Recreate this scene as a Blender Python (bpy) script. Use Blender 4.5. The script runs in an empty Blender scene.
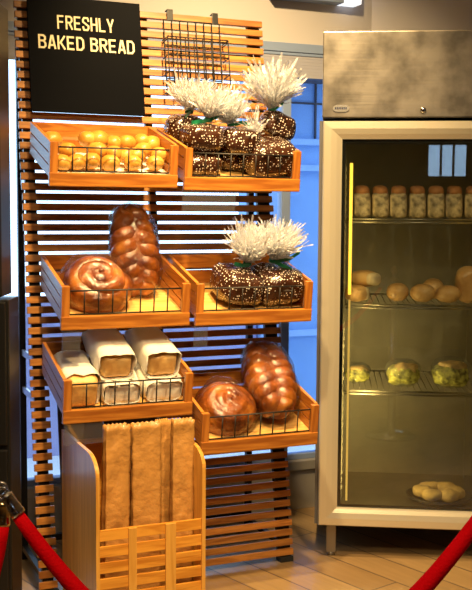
import bpy, bmesh, math, random
from mathutils import Vector, Matrix, noise
random.seed(7)
PI = math.pi
scene = bpy.context.scene
COL = scene.collection
V = Vector

# ------------------------------------------------------------------ frames of reference
CAM_H = 1.3398
U = V((.92009548, .39169416, 0)); NB = V((-.39169416, .92009548, 0)); ZZ = V((0, 0, 1))
NR = V((.38647919, -.90784543, .16263614)); UP = V((-.06370362, .14964077, .98668611))
OUT = V((.3890913, -.91398134, -.11509159)); CZ = V((.0450807, -.10589525, .99335488))
R0 = V((-.67060704, 3.39819161, 0))
FB = -.09937308636536181
FU = V((math.cos(FB), math.sin(FB), 0)); FN = V((-math.sin(FB), math.cos(FB), 0)); F0 = V((.31662551, 3.80495963, 0))

def frame(x, y, z, o):
    m = Matrix((x, y, z)).transposed().to_4x4(); m.translation = o
    return m
RACK = frame(U, -NR, UP, R0)            # x along the slats, y into the rack, z up the slats
WALL = frame(U, NB, ZZ, R0)             # same heading, upright
FRIDGE = frame(FU, FN, ZZ, F0)
def crate_frame(s, t):
    return frame(U, -OUT, CZ, R0 + U * s + UP * t + NR * .018)
CRATES = {'A': (.0231, 1.4669), 'B': (.4906, 1.46), 'C': (.0397, .994), 'D': (.5051, .9911), 'E': (.0318, .6919), 'F': (.4983, .553)}
CW, CD, CHF, CHB = .442, .3226, .145, .196

# ------------------------------------------------------------------ materials
def nt(name):
    m = bpy.data.materials.new(name); m.use_nodes = True
    n = m.node_tree.nodes; l = m.node_tree.links
    return m, n, l, n['Principled BSDF']
def simple(name, col, rough=.5, metal=0, spec=.5, coat=0, bump=0, bscale=60, bdist=.01, emit=None, estr=0, var=0, vscale=8, sheen=0):
    m, n, l, b = nt(name)
    b.inputs['Base Color'].default_value = (*col, 1); b.inputs['Roughness'].default_value = rough
    b.inputs['Metallic'].default_value = metal; b.inputs['Specular IOR Level'].default_value = spec
    b.inputs['Coat Weight'].default_value = coat; b.inputs['Coat Roughness'].default_value = .08
    b.inputs['Sheen Weight'].default_value = sheen
    tc = n.new('ShaderNodeTexCoord')
    if var:
        nz = n.new('ShaderNodeTexNoise'); nz.inputs['Scale'].default_value = vscale; nz.inputs['Detail'].default_value = 4
        l.new(tc.outputs['Object'], nz.inputs['Vector'])
        cr = n.new('ShaderNodeValToRGB')
        cr.color_ramp.elements[0].position = .3; cr.color_ramp.elements[1].position = .7
        cr.color_ramp.elements[0].color = (*[max(0, c * (1 - var)) for c in col], 1)
        cr.color_ramp.elements[1].color = (*[min(1, c * (1 + var)) for c in col], 1)
        l.new(nz.outputs['Fac'], cr.inputs['Fac']); l.new(cr.outputs['Color'], b.inputs['Base Color'])
    if bump:
        nz2 = n.new('ShaderNodeTexNoise'); nz2.inputs['Scale'].default_value = bscale; nz2.inputs['Detail'].default_value = 5
        l.new(tc.outputs['Object'], nz2.inputs['Vector'])
        bp = n.new('ShaderNodeBump'); bp.inputs['Strength'].default_value = bump; bp.inputs['Distance'].default_value = bdist
        l.new(nz2.outputs['Fac'], bp.inputs['Height']); l.new(bp.outputs['Normal'], b.inputs['Normal'])
    if emit:
        b.inputs['Emission Color'].default_value = (*emit, 1); b.inputs['Emission Strength'].default_value = estr
    return m
def wood(name, dark, light, axis=0, rough=.42, island=.0, scale=1.0, coat=.15):
    m, n, l, b = nt(name)
    tc = n.new('ShaderNodeTexCoord'); mp = n.new('ShaderNodeMapping')
    s = [26 * scale] * 3; s[axis] = 2.2 * scale
    mp.inputs['Scale'].default_value = s
    geo = n.new('ShaderNodeNewGeometry')
    add = n.new('ShaderNodeVectorMath'); add.operation = 'ADD'
    mul = n.new('ShaderNodeMath'); mul.operation = 'MULTIPLY'; mul.inputs[1].default_value = 9.0
    l.new(geo.outputs['Random Per Island'], mul.inputs[0])
    l.new(tc.outputs['Object'], add.inputs[0]); l.new(mul.outputs[0], add.inputs[1])
    l.new(add.outputs[0], mp.inputs['Vector'])
    nz = n.new('ShaderNodeTexNoise'); nz.inputs['Scale'].default_value = 1.6; nz.inputs['Detail'].default_value = 6; nz.inputs['Distortion'].default_value = 1.4
    l.new(mp.outputs[0], nz.inputs['Vector'])
    cr = n.new('ShaderNodeValToRGB')
    cr.color_ramp.elements[0].position = .36; cr.color_ramp.elements[0].color = (*dark, 1)
    cr.color_ramp.elements[1].position = .62; cr.color_ramp.elements[1].color = (*light, 1)
    l.new(nz.outputs['Fac'], cr.inputs['Fac'])
    out = cr.outputs['Color']
    if island:
        mr = n.new('ShaderNodeMapRange'); mr.inputs['To Min'].default_value = 1 - island; mr.inputs['To Max'].default_value = 1 + island * .5
        l.new(geo.outputs['Random Per Island'], mr.inputs['Value'])
        mx = n.new('ShaderNodeVectorMath'); mx.operation = 'SCALE'
        l.new(out, mx.inputs[0]); l.new(mr.outputs[0], mx.inputs['Scale']); out = mx.outputs[0]
    l.new(out, b.inputs['Base Color'])
    b.inputs['Roughness'].default_value = rough; b.inputs['Coat Weight'].default_value = coat; b.inputs['Coat Roughness'].default_value = .25
    bp = n.new('ShaderNodeBump'); bp.inputs['Strength'].default_value = .12; bp.inputs['Distance'].default_value = .004
    l.new(nz.outputs['Fac'], bp.inputs['Height']); l.new(bp.outputs['Normal'], b.inputs['Normal'])
    return m
def clear(name, tint=(1, 1, 1), gloss=.08, rough=.02, diffuse=0, dots=0, dotscale=60, bump=0, transl=0, dotr=.22):
    m, n, l, b = nt(name)
    o = n['Material Output']; n.remove(b)
    tr = n.new('ShaderNodeBsdfTransparent'); tr.inputs['Color'].default_value = (*tint, 1)
    gl = n.new('ShaderNodeBsdfAnisotropic'); gl.inputs['Roughness'].default_value = rough
    fr = n.new('ShaderNodeFresnel'); fr.inputs['IOR'].default_value = 1.5
    k = n.new('ShaderNodeMath'); k.operation = 'MULTIPLY_ADD'; k.inputs[1].default_value = .5 if bump else 1.0; k.inputs[2].default_value = max(0, gloss - .04); k.use_clamp = True
    l.new(fr.outputs[0], k.inputs[0])
    mx = n.new('ShaderNodeMixShader'); l.new(k.outputs[0], mx.inputs[0]); l.new(tr.outputs[0], mx.inputs[1]); l.new(gl.outputs[0], mx.inputs[2])
    cur = mx.outputs[0]
    tc = n.new('ShaderNodeTexCoord')
    if bump:
        nz = n.new('ShaderNodeTexNoise'); nz.inputs['Scale'].default_value = 35; nz.inputs['Detail'].default_value = 4
        l.new(tc.outputs['Object'], nz.inputs['Vector'])
        bp = n.new('ShaderNodeBump'); bp.inputs['Strength'].default_value = bump; bp.inputs['Distance'].default_value = .02
        l.new(nz.outputs['Fac'], bp.inputs['Height']); l.new(bp.outputs['Normal'], gl.inputs['Normal'])
    if diffuse or transl:
        df = n.new('ShaderNodeBsdfDiffuse'); df.inputs['Color'].default_value = (.90, .93, 1, 1)
        tl = n.new('ShaderNodeBsdfTranslucent'); tl.inputs['Color'].default_value = (.90, .93, 1, 1)
        m2 = n.new('ShaderNodeMixShader'); m2.inputs[0].default_value = transl
        l.new(df.outputs[0], m2.inputs[1]); l.new(tl.outputs[0], m2.inputs[2])
        m3 = n.new('ShaderNodeMixShader'); m3.inputs[0].default_value = diffuse
        l.new(cur, m3.inputs[1]); l.new(m2.outputs[0], m3.inputs[2]); cur = m3.outputs[0]
    if dots:
        vo = n.new('ShaderNodeTexVoronoi'); vo.inputs['Scale'].default_value = dotscale; vo.inputs['Randomness'].default_value = .6
        l.new(tc.outputs['Object'], vo.inputs['Vector'])
        lt = n.new('ShaderNodeMath'); lt.operation = 'LESS_THAN'; lt.inputs[1].default_value = dotr
        l.new(vo.outputs['Distance'], lt.inputs[0])
        d2 = n.new('ShaderNodeBsdfDiffuse'); d2.inputs['Color'].default_value = (.92, .9, .86, 1)
        m4 = n.new('ShaderNodeMixShader'); l.new(lt.outputs[0], m4.inputs[0]); l.new(cur, m4.inputs[1]); l.new(d2.outputs[0], m4.inputs[2]); cur = m4.outputs[0]
    l.new(cur, o.inputs['Surface'])
    return m
def dotted(name, base, dotcol, scale, r, rough=.2):
    m, n, l, b = nt(name)
    tc = n.new('ShaderNodeTexCoord')
    vo = n.new('ShaderNodeTexVoronoi'); vo.inputs['Scale'].default_value = scale; vo.inputs['Randomness'].default_value = .55
    l.new(tc.outputs['Object'], vo.inputs['Vector'])
    lt = n.new('ShaderNodeMath'); lt.operation = 'LESS_THAN'; lt.inputs[1].default_value = r
    l.new(vo.outputs['Distance'], lt.inputs[0])
    nz = n.new('ShaderNodeTexNoise'); nz.inputs['Scale'].default_value = 14; nz.inputs['Detail'].default_value = 5
    l.new(tc.outputs['Object'], nz.inputs['Vector'])
    cr = n.new('ShaderNodeValToRGB'); cr.color_ramp.elements[0].color = (*[c * .5 for c in base], 1); cr.color_ramp.elements[1].color = (*[c * 1.6 for c in base], 1)
    l.new(nz.outputs['Fac'], cr.inputs['Fac'])
    mx = n.new('ShaderNodeMix'); mx.data_type = 'RGBA'
    l.new(lt.outputs[0], mx.inputs['Factor']); l.new(cr.outputs['Color'], mx.inputs['A']); mx.inputs['B'].default_value = (*dotcol, 1)
    l.new(mx.outputs['Result'], b.inputs['Base Color'])
    b.inputs['Roughness'].default_value = rough; b.inputs['Coat Weight'].default_value = .6; b.inputs['Coat Roughness'].default_value = .12
    bp = n.new('ShaderNodeBump'); bp.inputs['Strength'].default_value = .5; bp.inputs['Distance'].default_value = .02
    l.new(nz.outputs['Fac'], bp.inputs['Height']); l.new(bp.outputs['Normal'], b.inputs['Normal']); l.new(bp.outputs['Normal'], b.inputs['Coat Normal'])
    return m
def crust(name, dark, mid, light, coat=.9, scale=9):
    m, n, l, b = nt(name)
    tc = n.new('ShaderNodeTexCoord')
    nz = n.new('ShaderNodeTexNoise'); nz.inputs['Scale'].default_value = scale; nz.inputs['Detail'].default_value = 6; nz.inputs['Roughness'].default_value = .6
    l.new(tc.outputs['Object'], nz.inputs['Vector'])
    cr = n.new('ShaderNodeValToRGB'); e = cr.color_ramp.elements
    e[0].position = .32; e[0].color = (*dark, 1); e[1].position = .72; e[1].color = (*light, 1)
    e2 = cr.color_ramp.elements.new(.5); e2.color = (*mid, 1)
    l.new(nz.outputs['Fac'], cr.inputs['Fac']); l.new(cr.outputs['Color'], b.inputs['Base Color'])
    b.inputs['Roughness'].default_value = .38; b.inputs['Coat Weight'].default_value = coat; b.inputs['Coat Roughness'].default_value = .1
    nz2 = n.new('ShaderNodeTexNoise'); nz2.inputs['Scale'].default_value = 38; nz2.inputs['Detail'].default_value = 4
    l.new(tc.outputs['Object'], nz2.inputs['Vector'])
    bp = n.new('ShaderNodeBump'); bp.inputs['Strength'].default_value = .3 + .35 * (coat > .5); bp.inputs['Distance'].default_value = .01
    l.new(nz2.outputs['Fac'], bp.inputs['Height']); l.new(bp.outputs['Normal'], b.inputs['Normal']); l.new(bp.outputs['Normal'], b.inputs['Coat Normal'])
    return m

M = {}
M['slat'] = wood('slat_wood', (.30, .105, .018), (.56, .24, .05), 0, .45, island=.35)
M['crate'] = wood('crate_wood', (.34, .105, .013), (.58, .225, .034), 0, .42, island=.12)
M['crate_y'] = wood('crate_side_wood', (.34, .105, .013), (.56, .22, .034), 1, .42, island=.12)
M['crate_z'] = wood('crate_post_wood', (.36, .11, .014), (.58, .225, .034), 2, .42)
M['board'] = wood('board_wood', (.60, .33, .09), (.78, .50, .17), 0, .4)
M['bin'] = wood('bin_wood', (.58, .22, .022), (.84, .40, .055), 0, .38, island=.1)
M['bin_z'] = wood('bin_panel_wood', (.58, .27, .04), (.78, .42, .085), 2, .3, scale=.6, coat=.4)
M['black'] = simple('black_steel', (.012, .012, .014), .4, .3)
M['wire'] = simple('black_wire', (.012, .010, .010), .55)
M['rubber'] = simple('black_rubber', (.012, .012, .012), .8)
M['strut'] = simple('lit_black_metal', (.6, .62, .65), .35, .8)  # pale tone stands for light caught on the black metal braces
M['sign'] = simple('sign_black', (.0035, .004, .006), .5, spec=.02)
M['cream'] = simple('sign_letters', (.86, .76, .50), .6)
M['acrylic'] = clear('clear_acrylic', (.93, .94, .96), .10, .04, diffuse=.05)
M['plasticwrap'] = clear('plastic_wrap', (.99, .99, .99), .0, .07, bump=1.0)
M['tuft'] = clear('cellophane', (.97, .96, .94), .2, .15, diffuse=.56, transl=.5, dots=1, dotscale=85, dotr=.26)
M['film'] = clear('cellophane_film', (.97, .97, .97), .10, .05, diffuse=.03, dots=1, dotscale=75, dotr=.24, bump=.8)
M['cakebody'] = dotted('dotted_wrapping', (.040, .014, .007), (.85, .80, .72), 100, .26)
M['ribbon'] = simple('green_ribbon', (.0, .17, .075), .35, sheen=.3)
M['bun'] = crust('yellow_roll', (.42, .17, .02), (.57, .28, .04), (.66, .38, .085), coat=.15, scale=12)
M['paper'] = simple('white_paper', (.82, .79, .72), .7, bump=.5, bscale=18)
M['liner'] = simple('liner_paper', (.86, .83, .76), .7)
M['kraft'] = simple('kraft_paper', (.50, .25, .065), .45, bump=1.0, bscale=11, bdist=.016, var=.22, vscale=9, coat=.3)
M['challah'] = crust('glazed_crust', (.09, .017, .003), (.30, .08, .008), (.60, .23, .03), coat=1.0, scale=11)
M['toast'] = crust('toast_crust', (.64, .32, .09), (.80, .48, .16), (.88, .62, .28), coat=.05, scale=14)
M['roll'] = crust('brown_roll', (.40, .20, .07), (.58, .34, .14), (.72, .48, .24), coat=.1, scale=14)
M['crumb'] = simple('bread_cut', (.62, .50, .34), .8, bump=.4, bscale=90)
M['chrome'] = simple('chrome', (.75, .73, .70), .12, 1)
M['brass'] = simple('brass', (.75, .55, .25), .2, 1)
M['velvet'] = simple('red_velvet', (.80, .001, .006), .8, spec=.08, sheen=.0, bump=.25, bscale=220)
M['blackpanel'] = simple('black_panel', (.010, .010, .011), .35)
M['grey'] = simple('grey_trim', (.10, .10, .11), .5)
M['wall'] = simple('wall_paint', (.46, .445, .47), .85)
M['wallgrey'] = simple('wall_grey_paint', (.52, .51, .55), .85)
M['walldark'] = simple('wall_dark_paint', (.34, .28, .20), .85)
M['ceil'] = simple('ceiling_paint', (.70, .66, .58), .9)
M['winframe'] = simple('window_frame_daylit', (.20, .27, .45), .4)  # blue of the daylight on the frame is put into this colour
M['glass'] = clear('window_glass', (.97, .98, 1), .05, .01)
M['blind'] = simple('blind_fabric', (.30, .31, .39), .8)
M['backing'] = simple('grey_backing', (.07, .06, .055), .6)
M['lampglow'] = simple('lamp_diffuser', (.8, .85, .95), .5, emit=(.8, .9, 1.0), estr=1.0)
M['facade'] = simple('facade_paint', (.20, .37, .70), .7, var=.06, vscale=1.5)
M['facadeline'] = simple('facade_trim', (.30, .47, .78), .7)
M['lowwall'] = simple('low_wall_paint', (.44, .42, .66), .8)
M['awning'] = simple('awning_fabric', (.05, .05, .07), .8)
M['pave'] = simple('pavement', (.75, .75, .75), .8)

def steel(name, col, rough, patch, axis):
    m, n, l, b = nt(name)
    b.inputs['Metallic'].default_value = 1
    tc = n.new('ShaderNodeTexCoord')
    nz = n.new('ShaderNodeTexNoise'); nz.inputs['Scale'].default_value = 9; nz.inputs['Detail'].default_value = 5
    l.new(tc.outputs['Object'], nz.inputs['Vector'])
    cr = n.new('ShaderNodeValToRGB'); cr.color_ramp.elements[0].position = .34; cr.color_ramp.elements[1].position = .6
    cr.color_ramp.elements[0].color = (*[c * (1 - patch) for c in col], 1); cr.color_ramp.elements[1].color = (*col, 1)
    l.new(nz.outputs['Fac'], cr.inputs['Fac']); l.new(cr.outputs['Color'], b.inputs['Base Color'])
    mp = n.new('ShaderNodeMapping'); s = [300] * 3; s[axis] = 4; mp.inputs['Scale'].default_value = s
    l.new(tc.outputs['Object'], mp.inputs['Vector'])
    n2 = n.new('ShaderNodeTexNoise'); n2.inputs['Scale'].default_value = 1; l.new(mp.outputs[0], n2.inputs['Vector'])
    mr = n.new('ShaderNodeMapRange'); mr.inputs['To Min'].default_value = rough * .8; mr.inputs['To Max'].default_value = rough * 1.25
    l.new(n2.outputs['Fac'], mr.inputs['Value']); l.new(mr.outputs[0], b.inputs['Roughness'])
    bp = n.new('ShaderNodeBump'); bp.inputs['Strength'].default_value = .06; bp.inputs['Distance'].default_value = .002
    l.new(n2.outputs['Fac'], bp.inputs['Height']); l.new(bp.outputs['Normal'], b.inputs['Normal'])
    return m
M['steel'] = steel('stainless_steel', (.36, .33, .29), .40, .55, 0)
M['alu'] = simple('door_aluminium', (.74, .68, .54), .28, .55, bump=.03, bscale=200)
M['legsteel'] = simple('leg_steel', (.30, .28, .25), .4, .8)
M['kerbsteel'] = simple('kerb_steel', (.42, .40, .38), .35, .45, var=.12, vscale=6)
M['liner_steel'] = steel('fridge_lining', (.34, .31, .24), .5, .12, 2)
M['led'] = simple('led_tube', (1, .75, .3), .5, emit=(1, .52, .04), estr=2.6)
M['led_low'] = simple('led_tube_dim', (1, .75, .3), .5, emit=(1, .55, .10), estr=.9)
M['fridgeglass'] = clear('fridge_door_glass', (.87, .91, .90), .10, .01)
M['gasket'] = simple('door_gasket', (.02, .02, .022), .6)
M['shelfwire'] = simple('shelf_wire', (.30, .27, .22), .35, .7)
M['packA'] = simple('pack_paper', (.62, .46, .30), .5, var=.75, vscale=45, bump=.4, bscale=40)
M['packtop'] = simple('pack_bread', (.50, .22, .09), .6, var=.3, vscale=40)
M['salad'] = simple('salad_filling', (.62, .52, .12), .5, var=.9, vscale=55, bump=.8, bscale=50)
M['bowl'] = clear('bowl_plastic', (1, 1, .99), .04, .08, bump=1.0, diffuse=.06)
M['pastry'] = simple('pastry', (.72, .50, .20), .6, var=.3, vscale=30, bump=.6, bscale=40)
M['tray'] = simple('dark_tray', (.03, .028, .025), .4)
M['badge'] = simple('badge_plate', (.80, .80, .82), .2, .8)
M['navy'] = simple('badge_print', (.03, .035, .08), .4)

def floor_mat():
    m, n, l, b = nt('floor_planks')
    tc = n.new('ShaderNodeTexCoord'); mp = n.new('ShaderNodeMapping'); mp.inputs['Rotation'].default_value = (0, 0, math.radians(51))
    l.new(tc.outputs['Object'], mp.inputs['Vector'])
    br = n.new('ShaderNodeTexBrick'); br.inputs['Scale'].default_value = 1; br.inputs['Brick Width'].default_value = 1.2; br.inputs['Row Height'].default_value = .15
    br.inputs['Mortar Size'].default_value = .0035; br.inputs['Color1'].default_value = (.25, .155, .07, 1); br.inputs['Color2'].default_value = (.36, .24, .115, 1); br.inputs['Mortar'].default_value = (.10, .07, .05, 1)
    l.new(mp.outputs[0], br.inputs['Vector'])
    m2 = n.new('ShaderNodeMapping'); m2.inputs['Scale'].default_value = (2.5, 28, 1); l.new(mp.outputs[0], m2.inputs['Vector'])
    nz = n.new('ShaderNodeTexNoise'); nz.inputs['Scale'].default_value = 1.5; nz.inputs['Detail'].default_value = 6; l.new(m2.outputs[0], nz.inputs['Vector'])
    mr = n.new('ShaderNodeMapRange'); mr.inputs['To Min'].default_value = .65; mr.inputs['To Max'].default_value = 1.25; l.new(nz.outputs['Fac'], mr.inputs['Value'])
    sc = n.new('ShaderNodeVectorMath'); sc.operation = 'SCALE'; l.new(br.outputs['Color'], sc.inputs[0]); l.new(mr.outputs[0], sc.inputs['Scale'])
    l.new(sc.outputs[0], b.inputs['Base Color']); b.inputs['Roughness'].default_value = .3
    bp = n.new('ShaderNodeBump'); bp.inputs['Strength'].default_value = .1; bp.inputs['Distance'].default_value = .003
    l.new(br.outputs['Fac'], bp.inputs['Height']); bp.invert = True; l.new(bp.outputs['Normal'], b.inputs['Normal'])
    return m
M['floor'] = floor_mat()

# ------------------------------------------------------------------ mesh builder
class MB:
    def __init__(s): s.bm = bmesh.new()
    def box(s, x0, x1, y0, y1, z0, z1, bev=0, mat=None):
        t = bmesh.new(); bmesh.ops.create_cube(t, size=1)
        for v in t.verts: v.co = V((x0 + (v.co.x + .5) * (x1 - x0), y0 + (v.co.y + .5) * (y1 - y0), z0 + (v.co.z + .5) * (z1 - z0)))
        if bev: bmesh.ops.bevel(t, geom=t.edges[:], offset=bev, segments=2, affect='EDGES', profile=.6)
        return s.merge(t, mat)
    def merge(s, t, mat=None):
        mp = {}
        for v in t.verts: mp[v] = s.bm.verts.new(mat @ v.co if mat else v.co)
        for f in t.faces:
            try:
                nf = s.bm.faces.new([mp[v] for v in f.verts]); nf.smooth = f.smooth
            except ValueError: pass
        t.free(); return s
    def tube(s, pts, r, seg=8, closed=False, cap=True):
        pts = [V(p) for p in pts]; n = len(pts)
        rr = r if isinstance(r, (list, tuple)) else [r] * n
        rings = []; prev = None
        for i, p in enumerate(pts):
            if closed: d = pts[(i + 1) % n] - pts[i - 1]
            else: d = pts[min(i + 1, n - 1)] - pts[max(i - 1, 0)]
            d.normalize()
            a = (V((0, 0, 1)) if abs(d.z) < .9 else V((1, 0, 0))) if prev is None else prev
            a = (a - d * a.dot(d)).normalized(); prev = a; b = d.cross(a)
            rings.append([s.bm.verts.new(p + (a * math.cos(2 * PI * k / seg) + b * math.sin(2 * PI * k / seg)) * rr[i]) for k in range(seg)])
        for i in range(n if closed else n - 1):
            A, B = rings[i], rings[(i + 1) % n]
            for k in range(seg):
                f = s.bm.faces.new((A[k], A[(k + 1) % seg], B[(k + 1) % seg], B[k])); f.smooth = True
        if cap and not closed:
            s.bm.faces.new(rings[0][::-1]); s.bm.faces.new(rings[-1])
        return s
    def lathe(s, prof, seg=20, mat=None, capb=True, capt=True):
        rings = []
        for r, z in prof:
            rings.append([s.bm.verts.new((mat @ V((r * math.cos(2 * PI * k / seg), r * math.sin(2 * PI * k / seg), z))) if mat else V((r * math.cos(2 * PI * k / seg), r * math.sin(2 * PI * k / seg), z))) for k in range(seg)])
        for A, B in zip(rings, rings[1:]):
            for k in range(seg):
                f = s.bm.faces.new((A[k], A[(k + 1) % seg], B[(k + 1) % seg], B[k])); f.smooth = True
        if capb: s.bm.faces.new(rings[0][::-1])
        if capt: s.bm.faces.new(rings[-1])
        return s
    def blob(s, c, r, e=1.0, seg=20, rings=12, nz=0, ns=8, mat=None, seed=0):
        """superellipsoid with a little noise"""
        t = bmesh.new(); bmesh.ops.create_uvsphere(t, u_segments=seg, v_segments=rings, radius=1)
        f = lambda a: math.copysign(abs(a) ** e, a)
        for v in t.verts:
            p = v.co.normalized()
            m = max(1e-6, (abs(p.x) ** (2 / e) + abs(p.y) ** (2 / e) + abs(p.z) ** (2 / e)) ** (e / 2))
            p = p / m
            q = V((p.x * r[0], p.y * r[1], p.z * r[2]))
            if nz: q *= 1 + nz * noise.noise(q * ns + V((seed * 3.1, seed, 0)))
            v.co = q + V(c)
        for fc in t.faces: fc.smooth = True
        return s.merge(t, mat)
    def prism(s, poly, axis, a0, a1):
        """poly of 2-D points extruded along axis ('x','y','z')"""
        def P(p, a): return {'x': V((a, p[0], p[1])), 'y': V((p[0], a, p[1])), 'z': V((p[0], p[1], a))}[axis]
        A = [s.bm.verts.new(P(p, a0)) for p in poly]; B = [s.bm.verts.new(P(p, a1)) for p in poly]
        n = len(poly)
        s.bm.faces.new(A); s.bm.faces.new(B[::-1])
        for i in range(n): s.bm.faces.new((A[i], A[(i + 1) % n], B[(i + 1) % n], B[i]))
        return s
    def grid(s, fn, nu, nv, smooth=True):
        g = [[s.bm.verts.new(fn(i / nu, j / nv)) for j in range(nv + 1)] for i in range(nu + 1)]
        for i in range(nu):
            for j in range(nv):
                f = s.bm.faces.new((g[i][j], g[i + 1][j], g[i + 1][j + 1], g[i][j + 1])); f.smooth = smooth
        return s
    def build(s, name, mat, parent=None, matrix=None, label=None, smooth=False, solid=0):
        bmesh.ops.recalc_face_normals(s.bm, faces=s.bm.faces[:])
        me = bpy.data.meshes.new(name); s.bm.to_mesh(me); s.bm.free()
        o = bpy.data.objects.new(name, me); COL.objects.link(o)
        me.materials.append(M[mat] if isinstance(mat, str) else mat)
        if smooth:
            for p in me.polygons: p.use_smooth = True
        if solid:
            md = o.modifiers.new('thickness', 'SOLIDIFY'); md.thickness = solid; md.offset = 0
        if parent: o.parent = parent
        if matrix is not None: o.matrix_world = matrix
        if label: o['label'] = label
        return o
def tag(o, label, cat, group=None, kind=None):
    o['label'] = label; o['category'] = cat
    if group: o['group'] = group
    if kind: o['kind'] = kind
    return o
def thing(name, label, cat, matrix, group=None):
    o = bpy.data.objects.new(name, None); COL.objects.link(o); o.empty_display_size = .05
    o.matrix_world = matrix
    return tag(o, label, cat, group)
def struct(o): o['kind'] = 'structure'; return o
def T(x, y, z): return Matrix.Translation((x, y, z))
def R(a, ax): return Matrix.Rotation(a, 4, ax)
def copy_thing(root, matrix, label, group=None):
    r = root.copy(); COL.objects.link(r); r.matrix_world = matrix; r['label'] = label
    if group: r['group'] = group
    for ch in list(root.children):
        c = ch.copy(); COL.objects.link(c); c.parent = r
        for g in list(ch.children):
            d = g.copy(); COL.objects.link(d); d.parent = c
    return r

# ------------------------------------------------------------------ room shell
WN = .60                                         # window wall lies this far behind the rack foot
CORNER = 1.666
X0, X1, Y0, CEIL = -1.05, 2.3, -2.4, 2.9
MB().box(-2.4, 3.2, -2.6, 4.72, -.06, 0).build('floor', 'floor')
struct(bpy.data.objects['floor'])
struct(MB().box(-2.4, 3.2, -2.6, 4.75, CEIL, CEIL + .08).build('ceiling', 'ceil'))
WL = -1.0
# wall_back = the window wall: low steel kerb, lintel above, plaster pier at the left end
wb = struct(MB().box(WL, CORNER, WN + .01, WN + .14, 2.06, CEIL).box(WL - .3, WL + .02, WN + .01, WN + .14, 0, CEIL).build('wall_back', 'wall', matrix=WALL))
k = struct(MB().box(WL, CORNER - .02, WN, WN + .14, 0, .178, .002).box(WL, CORNER - .02, WN - .012, WN + .14, .18, .222, .003).build('trim_1', 'kerbsteel', matrix=WALL))
win = MB()
win.box(WL, CORNER, WN + .003, WN + .05, 2.022, 2.060, .002)
win.box(1.21, 1.25, WN + .02, WN + .07, .222, 2.05, .003)
win.box(WL + .02, WL + .06, WN + .02, WN + .07, .222, 2.05, .003)
win.box(CORNER - .06, CORNER - .02, WN + .02, WN + .07, .222, 2.05, .003)
win.box(-.28, -.25, WN + .02, WN + .07, .222, 2.05, .003)
win.box(WL, CORNER - .02, WN + .02, WN + .07, .222, .246, .003)
w1 = struct(win.build('window_1', 'winframe', matrix=WALL))
MB().box(WL + .04, CORNER - .04, WN + .04, WN + .046, .23, 2.06).build('window_pane', 'glass', w1)
# blind under the window head
bl = thing('window_blind', 'pale horizontal slatted blind pulled up under the window head behind the rack', 'blind', WALL)
b_ = MB()
for i in range(8):
    b_.box(WL + .07, 1.60, WN + .012, WN + .016 + .002 * (i % 2), 1.915 + i * .0135, 1.9284 + i * .0135, .001)
b_.build('blind_slats', 'blind', bl)
MB().box(WL + .07, 1.60, WN + .008, WN + .022, 2.008, 2.021, .002).build('head_rail', 'winframe', bl)
lp = thing('strip_lamp', 'pale strip lamp on the wall above the fridge, cut off by the top edge', 'lamp', WALL)
MB().box(1.13, 1.46, WN - .06, WN + .01, 2.236, 2.33, .004).build('lamp_body', 'winframe', lp)
MB().box(1.46, 1.545, WN - .062, WN + .01, 2.236, 2.33, .004).build('lamp_diffuser', 'lampglow', lp)
# wall behind the fridge, and the rest of the room
wf = struct(MB()  .box(.20, 3.0, .82, .92, 0, CEIL).build('wall_far', 'wallgrey', matrix=FRIDGE))
pL = WALL @ V((WL - .2, WN + .05, 0))
struct(MB().box(pL.x - .1, pL.x, Y0, pL.y + .2, 0, CEIL).build('wall_left', 'wall'))
struct(MB().box(X1, X1 + .1, Y0, 4.8, 0, CEIL).build('wall_right', 'wall'))
wfm = MB()
wx0, wx1, wz0, wz1 = .62, 1.0, 1.66, 2.0
wfm.box(-2.2, wx0, Y0 - .1, Y0, 0, CEIL); wfm.box(wx1, X1 + .1, Y0 - .1, Y0, 0, CEIL)
wfm.box(wx0, wx1, Y0 - .1, Y0, 0, wz0); wfm.box(wx0, wx1, Y0 - .1, Y0, wz1, CEIL)
struct(wfm.build('wall_front', 'walldark'))
w2 = MB()
for x in (wx0, wx0 + .13, wx0 + .25, wx1): w2.box(x - .012, x + .012, Y0 - .07, Y0 - .02, wz0, wz1)
for z in (wz0, wz1): w2.box(wx0, wx1, Y0 - .07, Y0 - .02, z - .02, z + .02)
w2o = struct(w2.build('window_2', 'black'))
MB().box(wx0, wx1, Y0 - .05, Y0 - .045, wz0, wz1).build('window_pane', 'glass', w2o)

# outside the window
EX = WN + 1.35
struct(MB().box(-3.0, 5.0, WN + .16, 4.0, -.06, .006).build('pavement', 'pave', matrix=WALL))
fc = MB(); fc.box(1.70, 5.0, EX, EX + .3, 0, 4.5)
fc = struct(fc.build('facade', 'facade', matrix=WALL))
fm = MB()
for z in (.60, 1.57, 1.72): fm.box(1.75, 5.0, EX - .03, EX, z, z + .035)
fm.box(1.70, 1.80, EX - .04, EX, 0, 4.0)
fm.build('facade_panels', 'facadeline', fc)
fl = MB(); fl.box(1.80, 5.0, EX - .012, EX, 1.957, 1.967); fl.box(2.05, 2.06, EX - .012, EX, 1.76, 2.1)
fl.build('facade_joint', 'awning', fc)
aw = MB()
N = 14
def awz(x): return 2.085 + .06 * math.sin(PI * min(1, max(0, (x - 1.72) / .7)))
poly = [(1.72 + .7 * i / N, awz(1.72 + .7 * i / N) + .012) for i in range(N + 1)] + [(2.42 - .7 * i / N, 2.075) for i in range(N + 1)]
aw.prism(poly, 'y', EX - .25, EX - .02)
aw.build('awning', 'awning', fc)
lw = MB(); lw.box(-3.0, 1.69, EX, EX + .2, 0, .86)
struct(lw.build('low_wall', 'lowwall', matrix=WALL))

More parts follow.
